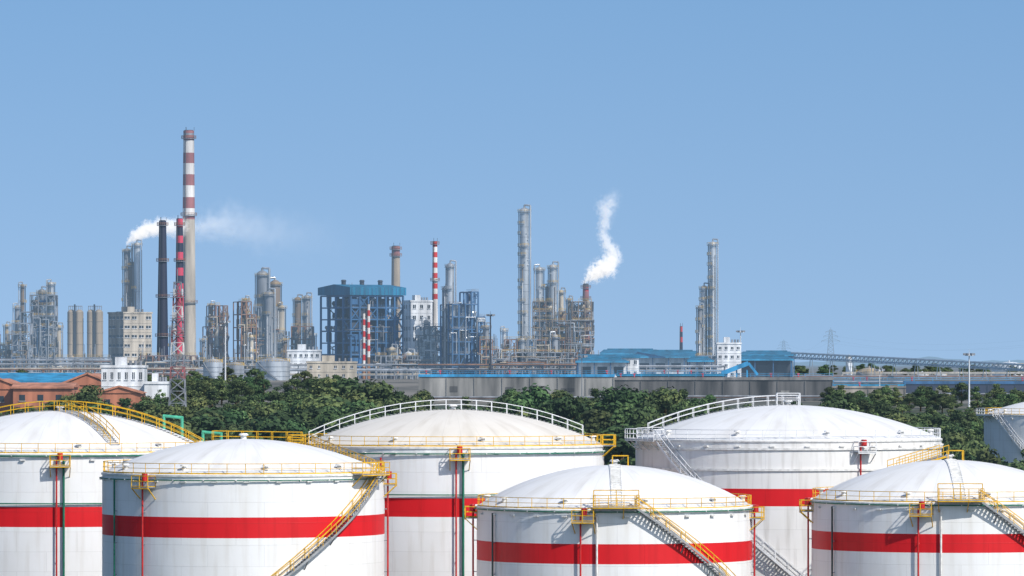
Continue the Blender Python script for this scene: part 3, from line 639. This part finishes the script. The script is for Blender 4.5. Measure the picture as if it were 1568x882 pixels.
def rack(pxl,pxr,ptop,Y,name="pipe_rack",h=0.12,m='steel',zb=24,seed=1):
    s=S(Y); rng=random.Random(seed); mb=MB(); w=(pxr-pxl)*s; top=WZ(ptop,Y)-zb; k=max(2,int(w/7))
    for i in range(k+1):
        x=w*i/k
        for y in (0,5): mb.beam((x,y,0),(x,y,top),0.4,P(m,h))
        for z in (top,top-1.8): mb.beam((x,0,z),(x,5,z),0.35,P(m,h))
    for lv in (0,1.8):
        for j in range(5): mb.cyl((0,0.4+j,top-lv+.45),(w,.4+j,top-lv+.45),rng.uniform(.15,.35),.3,P(rng.choice(['silver','silver','rust','steel','cream']),h),8)
        mb.beam((0,-.2,top-lv),(w,-.2,top-lv),0.35,P(m,h))
    mb.build(name,(WX(pxl,Y),Y,zb))
rack(-40,330,566,2120,seed=3,m='rust'); rack(300,660,568,2100,seed=4); rack(600,960,560,2180,seed=5,m='dark'); rack(960,1110,562,2180,seed=6); rack(-30,170,552,2200,seed=7); rack(430,640,560,2180,seed=8)
rack(1215,1600,578,2150,seed=9,m='steel',h=.16); rack(1290,1620,572,2350,seed=19,m='cream',h=.2)
def shed(pxl,pxr,ptop,pe,Y,roof='blueroof',wall='white',h=0.13,depth=30):
    s=S(Y); mb=MB(); w=(pxr-pxl)*s; zb=24; ht=WZ(pe,Y)-zb; g=(pe-ptop)*s; 
    k=max(3,int(w/7))
    for i in range(k+1): mb.beam((w*i/k,0,0),(w*i/k,0,ht),0.4,P('bluesteel',h)); mb.beam((w*i/k,depth,0),(w*i/k,depth,ht),0.4,P('bluesteel',h))
    mb.bx(0.4,w-.4,3,depth-1,0,ht-.3,P(wall,h))
    vs=[(-1,-1,ht),(w+1,-1,ht),(w+1,depth+1,ht),(-1,depth+1,ht),(1,depth/2,ht+g),(w-1,depth/2,ht+g)]
    mb.add(vs,[(0,1,5,4),(2,3,4,5),(3,0,4),(1,2,5),(3,2,1,0)],P(roof,h)); mb.box((w/2,-1.1,ht-.3),(w+2,.2,.6),P('cyanroof',h))
    for i in range(k): mb.box((w*(i+.5)/k,2.95,ht*.5),(w/k*.6,.12,ht*.4),P('glass',h))
    mb.box((w/2,depth/2,ht+g+.2),(w*.8,2,.5),P(roof,h))
    mb.build("blue_roof_shed",(WX(pxl,Y),Y,zb))
shed(975,1072,537,546,2320,h=.18); shed(922,1010,535,541,2420,h=.18); shed(1137,1216,538,543,2350,wall='bluesteel',h=.16); shed(1128,1212,545,550,2250,wall='dark'); shed(1056,1090,547,552,2250)
shed(885,960,550,553,2130,wall='white')
mb=MB(); Y=2170
mb.beam((WX(1105,Y),0,WZ(572,Y)),(WX(1146,Y),0,WZ(556,Y)),4,P('skyblue',.1),1.8); mb.beam((WX(1146,Y),0,WZ(556,Y)),(WX(1160,Y),0,WZ(574,Y)),3,P('skyblue',.1),1.0)
for px in (1112,1128,1144): mb.beam((WX(px,Y),0,24),(WX(px,Y),0,WZ(566,Y)),0.6,P('skyblue',.1))
mb.build("blue_conveyor",(0,Y,0))
mb=MB(); A=Vector((WX(1212,2260),2260,WZ(549,2260))); B_=Vector((WX(1620,2000),2000,WZ(571,2000))); k=60; up=Vector((0,0,2.2)); wv=Vector((0,3,0)); h=.22
for q in (Vector((0,0,0)),wv):
    mb.beam(A+q,B_+q,0.32,P('steel',h)); mb.beam(A+q+up,B_+q+up,0.32,P('steel',h))
    for i in range(k):
        a=A+(B_-A)*i/k+q; b=A+(B_-A)*(i+1)/k+q; mb.beam(a,b+up,.16,P('steel',h)); mb.beam(b,b+up,.2,P('steel',h))
mb.beam(A+wv/2+Vector((0,0,.6)),B_+wv/2+Vector((0,0,.6)),1.4,P('bluesteel',h),.5); mb.cyl(A+wv/2+up*1.15,B_+wv/2+up*1.15,.35,.35,P('silver',h),8)
for i in range(0,k+1,5):
    a=A+(B_-A)*i/k
    for q in (-1.0,1.0): mb.beam((a.x+q,a.y+1.5,ground_z(0,a.y)),(a.x+q*.4,a.y+1.5,a.z),.3,P('steel',h))
mb.build("conveyor_gallery")
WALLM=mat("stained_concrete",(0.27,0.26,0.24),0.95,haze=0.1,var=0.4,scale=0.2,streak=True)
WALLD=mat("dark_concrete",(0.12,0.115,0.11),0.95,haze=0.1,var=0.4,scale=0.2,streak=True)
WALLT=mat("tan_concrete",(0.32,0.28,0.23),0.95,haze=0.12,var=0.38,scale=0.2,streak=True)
def rwall(pxl,pxr,pt,Y,wm,capm,hcap=1.0,name="retaining_wall",thick=6):
    s=S(Y); mb=MB(); w=(pxr-pxl)*s; zb=ground_z(0,Y)-1; ht=WZ(pt,Y)-zb
    mb.bx(0,w,0,thick,0,ht,wm); mb.bx(-.3,w+.3,-.4,thick+.3,ht,ht+hcap,capm)
    k=max(2,int(w/9)); rg=random.Random(int(pxl))
    for i in range(k+1): mb.bx(w*i/k-.25,w*i/k+.25,-.35,0.003,0,ht-.4,wm); mb.beam((w*i/k,-.2,ht+hcap),(w*i/k,-.2,ht+hcap+1.2),.12,P('skyblue',.1))
    for z in (.6,1.2): mb.beam((0,-.2,ht+hcap+z),(w,-.2,ht+hcap+z),.1,P('skyblue',.1))
    for i in range(k):
        if rg.random()<.5: mb.bx(w*(i+.1)/k,w*(i+.1)/k+rg.uniform(1,5),-.12,.003,rg.uniform(.2,.5)*ht,ht*rg.uniform(.55,.8),WALLD if wm is WALLM else WALLM)
    for i in range(k*2):
        if R_.random()<.35: 
            x=w*(i+.5)/k/2; mb.cyl((x,1,ht+hcap),(x,1,ht+hcap+1.0),.25,.25,P('red',.1),8); mb.box((x,1,ht+hcap+1.2),(.9,.5,.4),P('red',.1))
    for j in range(3): mb.cyl((0,-1.5-j,2.2+j*.3),(w,-1.5-j,2.2+j*.3),.3,.3,P(['silver','rust','steel'][j],.1),8)
    mb.build(name,(WX(pxl,Y),Y,zb))
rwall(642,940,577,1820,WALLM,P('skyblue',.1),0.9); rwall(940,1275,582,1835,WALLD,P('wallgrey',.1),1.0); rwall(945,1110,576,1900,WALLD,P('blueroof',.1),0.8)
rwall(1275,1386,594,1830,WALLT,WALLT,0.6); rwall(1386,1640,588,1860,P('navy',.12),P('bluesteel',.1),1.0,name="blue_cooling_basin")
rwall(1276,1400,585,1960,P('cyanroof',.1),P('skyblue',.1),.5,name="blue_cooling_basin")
def mast(px,pt,Y,m='white',name="floodlight_mast",r=0.35):
    zb=ground_z(0,Y); z=WZ(pt,Y)-zb; mb=MB(); mb.cyl((0,0,0),(0,0,z),r,r*.5,P(m,.08),10)
    mb.cyl((0,0,z-.6),(0,0,z-.3),1.4,1.4,P(m,.08),12)
    for i in range(6): a=i*math.pi/3; mb.box((1.5*math.cos(a),1.5*math.sin(a),z-.1),(.9,.6,.7),P('steel',.08),rz=a)
    mb.cyl((0,0,z),(0,0,z+1.6),.1,.03,P(m,.08),6); mb.build(name,(WX(px,Y),Y,zb))
mast(345,492,1900); mast(1484,542,1700); mast(751,482,2180,'dark',r=.5); mast(1134,507,2230); mast(1347,566,1900,'white',r=.2); mast(891,545,1790,'steel',r=.2)
def lattice(px,pt,Y,wt,wb,n,mats,name,h,arms=(),bw=.16,redtop=.45):
    zb=ground_z(0,Y); z=WZ(pt,Y)-zb; mb=MB()
    def c(t,i): w=(wb+(wt-wb)*t)/2; return ((-w,-w),(w,-w),(w,w),(-w,w))[i%4]
    for k in range(n):
        t0,t1=k/n,(k+1)/n; m=P(mats[k%len(mats)] if k>n*redtop else mats[0],h)
        for i in range(4):
            a,b=c(t0,i),c(t1,i); a2,b2=c(t0,i+1),c(t1,i+1)
            mb.beam((*a,z*t0),(*b,z*t1),bw*1.3,m); mb.beam((*b,z*t1),(*b2,z*t1),bw,m); mb.beam((*a,z*t0),(*b2,z*t1),bw*.8,m); mb.beam((*a2,z*t0),(*b,z*t1),bw*.8,m)
    for t,L in arms:
        for sg in (-1,1):
            mb.beam((0,0,z*t),(sg*L,0,z*t),bw,P(mats[0],h)); mb.beam((0,0,z*t+L*.35),(sg*L,0,z*t),bw,P(mats[0],h)); mb.beam((sg*L,0,z*t),(sg*L,0,z*t-1.5),bw,P(mats[0],h))
    mb.beam((0,0,z),(0,0,z+2.5),bw,P(mats[0],h))
    if not arms:
        for zz in (.72,.8,.92): 
            w=wt*2.0; mb.box((0,0,z*zz),(w,w,.12),P('steel',h))
            for hh in (.5,1.0): mb.poly([(-w/2,-w/2,z*zz+hh),(w/2,-w/2,z*zz+hh),(w/2,w/2,z*zz+hh),(-w/2,w/2,z*zz+hh),(-w/2,-w/2,z*zz+hh)],.07,P('steel',h))
            for i in range(3): mb.box((1.0*math.cos(i*2),-.9*abs(math.sin(i*2+1)),z*zz+1),(.3,.2,1.4),P('white',h))
    mb.build(name,(WX(px,Y),Y,zb)); return z+zb
lattice(272,432,1020,1.4,4.2,16,['steel','chimwhite','chimred'],"lattice_radio_tower",.05,bw=.14,redtop=.45)
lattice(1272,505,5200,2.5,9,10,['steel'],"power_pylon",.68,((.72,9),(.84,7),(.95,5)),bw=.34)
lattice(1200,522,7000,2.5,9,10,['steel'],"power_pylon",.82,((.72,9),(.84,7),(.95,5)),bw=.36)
mb=MB()
p0=(WX(1272,5200),5200); p1=(WX(1200,7000),7000); p2=(WX(1700,3600),3600)
for off,z0_,z1_,z2_ in ((9,52,50,50),(-9,52,50,50),(7,57,55,55)):
    for (a,za),(b,zb_) in (((p0,z0_),(p1,z1_)),((p0,z0_),(p2,z2_))):
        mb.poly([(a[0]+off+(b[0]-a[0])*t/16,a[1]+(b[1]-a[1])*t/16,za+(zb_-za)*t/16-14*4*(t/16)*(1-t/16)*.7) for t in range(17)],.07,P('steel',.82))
mb.build("power_lines")
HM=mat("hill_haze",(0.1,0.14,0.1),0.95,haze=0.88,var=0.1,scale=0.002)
v=[];f=[]; k=160
for i in range(k+1):
    px=-200+i*2000/k; Y=14000; x=WX(px,Y)
    hh=4+5*math.sin(i*.21)+3*math.sin(i*.63+1)+2*math.sin(i*1.7)+ (60*math.exp(-((px+20)/60)**2)) + (5 if px>1150 else 0)
    z=24+max(3,hh+6); v+= [(x,Y,20),(x*1.03,Y+500,z),(x*1.06,Y+1600,20)]
for i in range(k): a=3*i; f+=[(a,a+3,a+4,a+1),(a+1,a+4,a+5,a+2)]
me=bpy.data.meshes.new("distant_hills"); me.from_pydata(v,[],f); me.materials.append(HM)
for p in me.polygons: p.use_smooth=True
o=bpy.data.objects.new("distant_hills",me); scene.collection.objects.link(o)
# ---------------------------------------------------------------- steam plumes (volumes)
def plume(name,Y,blobs,emit,nscale,warp=2.0,kk=2.5,soft=1.6,thr=.22):
    s=S(Y); pts=[(WX(px,Y),WZ(py,Y),r*s,dn) for px,py,r,dn in blobs]; ox,oz=pts[0][0],pts[0][1]
    pad=warp
    x0=min(p[0]-p[2]-pad for p in pts)-ox; x1=max(p[0]+p[2]+pad for p in pts)-ox; z0=min(p[1]-p[2]-pad for p in pts)-oz; z1=max(p[1]+p[2]+pad for p in pts)-oz; rr=max(p[2] for p in pts)+pad
    m=bpy.data.materials.new(name+"_vapour"); m.use_nodes=True; nt=m.node_tree;n=nt.nodes;l=nt.links; n.remove(n["Principled BSDF"])
    def M(op,*a,clamp=False):
        q=n.new("ShaderNodeMath"); q.operation=op; q.use_clamp=clamp
        for i,vv in enumerate(a):
            if isinstance(vv,(int,float)): q.inputs[i].default_value=vv
            else: l.new(vv,q.inputs[i])
        return q.outputs[0]
    def V(op,*a):
        q=n.new("ShaderNodeVectorMath"); q.operation=op
        for i,vv in enumerate(a):
            if isinstance(vv,tuple): q.inputs[i].default_value=vv
            else: l.new(vv,q.inputs[i])
        return q
    tc=n.new("ShaderNodeTexCoord"); P0=tc.outputs["Object"]
    nw=n.new("ShaderNodeTexNoise"); nw.inputs["Scale"].default_value=nscale*.8; nw.inputs["Detail"].default_value=4; l.new(P0,nw.inputs["Vector"])
    wv=V('MULTIPLY_ADD',nw.outputs["Color"],(2*warp,)*3,(-warp,)*3); pw=V('ADD',P0,wv.outputs[0]).outputs[0]
    field=None
    for (a,b) in zip(pts,pts[1:]):
        A=Vector((a[0]-ox,0,a[1]-oz)); B=Vector((b[0]-ox,0,b[1]-oz)); ab=B-A; L2=max(1e-4,ab.length_squared)
        pa=V('SUBTRACT',pw,tuple(A)).outputs[0]; t=M('MULTIPLY',V('DOT_PRODUCT',pa,tuple(ab)).outputs["Value"],1/L2,clamp=True)
        cb=n.new("ShaderNodeVectorMath"); cb.operation='SCALE'; cb.inputs[0].default_value=tuple(ab); l.new(t,cb.inputs["Scale"])
        d=V('LENGTH',V('SUBTRACT',pa,cb.outputs[0]).outputs[0]).outputs["Value"]
        r=M('MULTIPLY_ADD',t,b[2]-a[2],a[2]); f_=M('SUBTRACT',1.0,M('DIVIDE',d,r),clamp=True)
        dn=M('MULTIPLY_ADD',t,b[3]-a[3],a[3])
        if field is None: field=f_; dens=M('MULTIPLY',dn,f_)
        else: field=M('MAXIMUM',field,f_); dens=M('MAXIMUM',dens,M('MULTIPLY',dn,f_))
    no=n.new("ShaderNodeTexNoise"); no.inputs["Scale"].default_value=nscale*1.6; no.inputs["Detail"].default_value=6; no.inputs["Roughness"].default_value=.65; l.new(P0,no.inputs["Vector"])
    er=M('MULTIPLY_ADD',M('SUBTRACT',no.outputs["Fac"],.5),kk,M('MULTIPLY',field,soft)); er=M('SUBTRACT',er,thr,clamp=True)
    c2=M('MULTIPLY',er,dens); c3=M('MULTIPLY',c2,emit)
    vs=n.new("ShaderNodeVolumeScatter"); vs.inputs["Color"].default_value=(1,1,1,1); l.new(c2,vs.inputs["Density"])
    em=n.new("ShaderNodeEmission"); em.inputs[0].default_value=(1.0,0.99,0.98,1); l.new(c3,em.inputs[1])  # added glow stands in for light scattered many times inside the steam
    ad=n.new("ShaderNodeAddShader"); l.new(vs.outputs[0],ad.inputs[0]); l.new(em.outputs[0],ad.inputs[1]); l.new(ad.outputs[0],n["Material Output"].inputs["Volume"])
    try: m.cycles.volume_step_rate=0.25
    except Exception: pass
    mb=MB(); mb.bx(x0,x1,-rr,rr,z0,z1,m); mb.build(name,(ox,Y,oz))
plume("steam_plume",2345,[(197,370,6,1.5),(208,361,14,1.5),(226,352,18,1.1),(248,348,20,.8),(275,347,22,.35)],0.48,0.36,warp=2.4,kk=3.8,soft=1.5,thr=.28)
plume("steam_plume",2420,[(292,352,24,.075),(322,344,38,.055),(350,342,46,.038),(390,350,52,.018),(440,358,56,.008),(500,366,60,.002)],0.50,0.13,warp=5,kk=3.4,soft=1.4)
plume("steam_plume",2300,[(897,430,7,1.7),(911,418,19,1.6),(930,408,23,1.3),(941,393,18,.7),(930,374,16,.42),(923,356,14,.24),(927,338,17,.24),(929,318,23,.2),(940,303,20,.06)],0.48,0.42,warp=2.9,kk=4.8,soft=1.5,thr=.33)
# ---------------------------------------------------------------- sky, sun, camera
w=bpy.data.worlds.new("World"); scene.world=w; w.use_nodes=True; nt=w.node_tree;n=nt.nodes;l=nt.links; bg=n["Background"]
tc=n.new("ShaderNodeTexCoord"); ma=n.new("ShaderNodeVectorMath"); ma.operation='MULTIPLY_ADD'; ma.inputs[1].default_value=(1,1,1.6); ma.inputs[2].default_value=(0,0,0.34)
l.new(tc.outputs["Generated"],ma.inputs[0]); nm=n.new("ShaderNodeVectorMath"); nm.operation='NORMALIZE'; l.new(ma.outputs[0],nm.inputs[0])
sk=n.new("ShaderNodeTexSky"); sk.sky_type='NISHITA'; sk.sun_disc=False; sk.sun_elevation=D(42); sk.sun_rotation=D(140); sk.air_density=1.0; sk.dust_density=0.7; sk.ozone_density=1.5; sk.altitude=50
l.new(nm.outputs[0],sk.inputs[0])
# low haze layer: sky hue shifts gently with elevation
sz=n.new("ShaderNodeSeparateXYZ"); l.new(tc.outputs["Generated"],sz.inputs[0])
rp=n.new("ShaderNodeValToRGB"); e=rp.color_ramp.elements; e[0].position=0.0; e[0].color=(0.90,0.875,0.80,1); e[1].position=0.075; e[1].color=(0.73,0.86,0.86,1); q=e.new(0.6); q.color=(0.75,0.78,0.80,1)
l.new(sz.outputs[2],rp.inputs[0])
tint=n.new("ShaderNodeMix"); tint.data_type='RGBA'; tint.blend_type='MULTIPLY'; tint.inputs[0].default_value=1
l.new(sk.outputs[0],tint.inputs[6]); l.new(rp.outputs[0],tint.inputs[7])
sc_=n.new("ShaderNodeVectorMath"); sc_.operation='SCALE'; sc_.inputs["Scale"].default_value=1.5; l.new(tint.outputs[2],sc_.inputs[0]); l.new(sc_.outputs[0],bg.inputs[0]); bg.inputs[1].default_value=0.15
sun=bpy.data.lights.new("sun","SUN"); sun.energy=4.6; sun.angle=D(0.5); sun.color=(1,0.95,0.88)
so=bpy.data.objects.new("sun",sun); scene.collection.objects.link(so)
az=D(42); el=D(42); dv=Vector((math.sin(az)*math.cos(el),-math.cos(az)*math.cos(el),math.sin(el)))
so.rotation_euler=dv.to_track_quat('Z','Y').to_euler(); so.location=(200,-200,300)
cam=bpy.data.cameras.new("camera"); co=bpy.data.objects.new("camera",cam); scene.collection.objects.link(co)
cam.sensor_width=36; cam.lens=36*F/1568; cam.shift_y=(HY-441)/1568; cam.clip_start=5; cam.clip_end=100000
co.location=(0,0,H); co.rotation_euler=(math.pi/2,0,0); scene.camera=co
scene.view_settings.view_transform='Standard'; scene.view_settings.look='None'; scene.view_settings.exposure=0
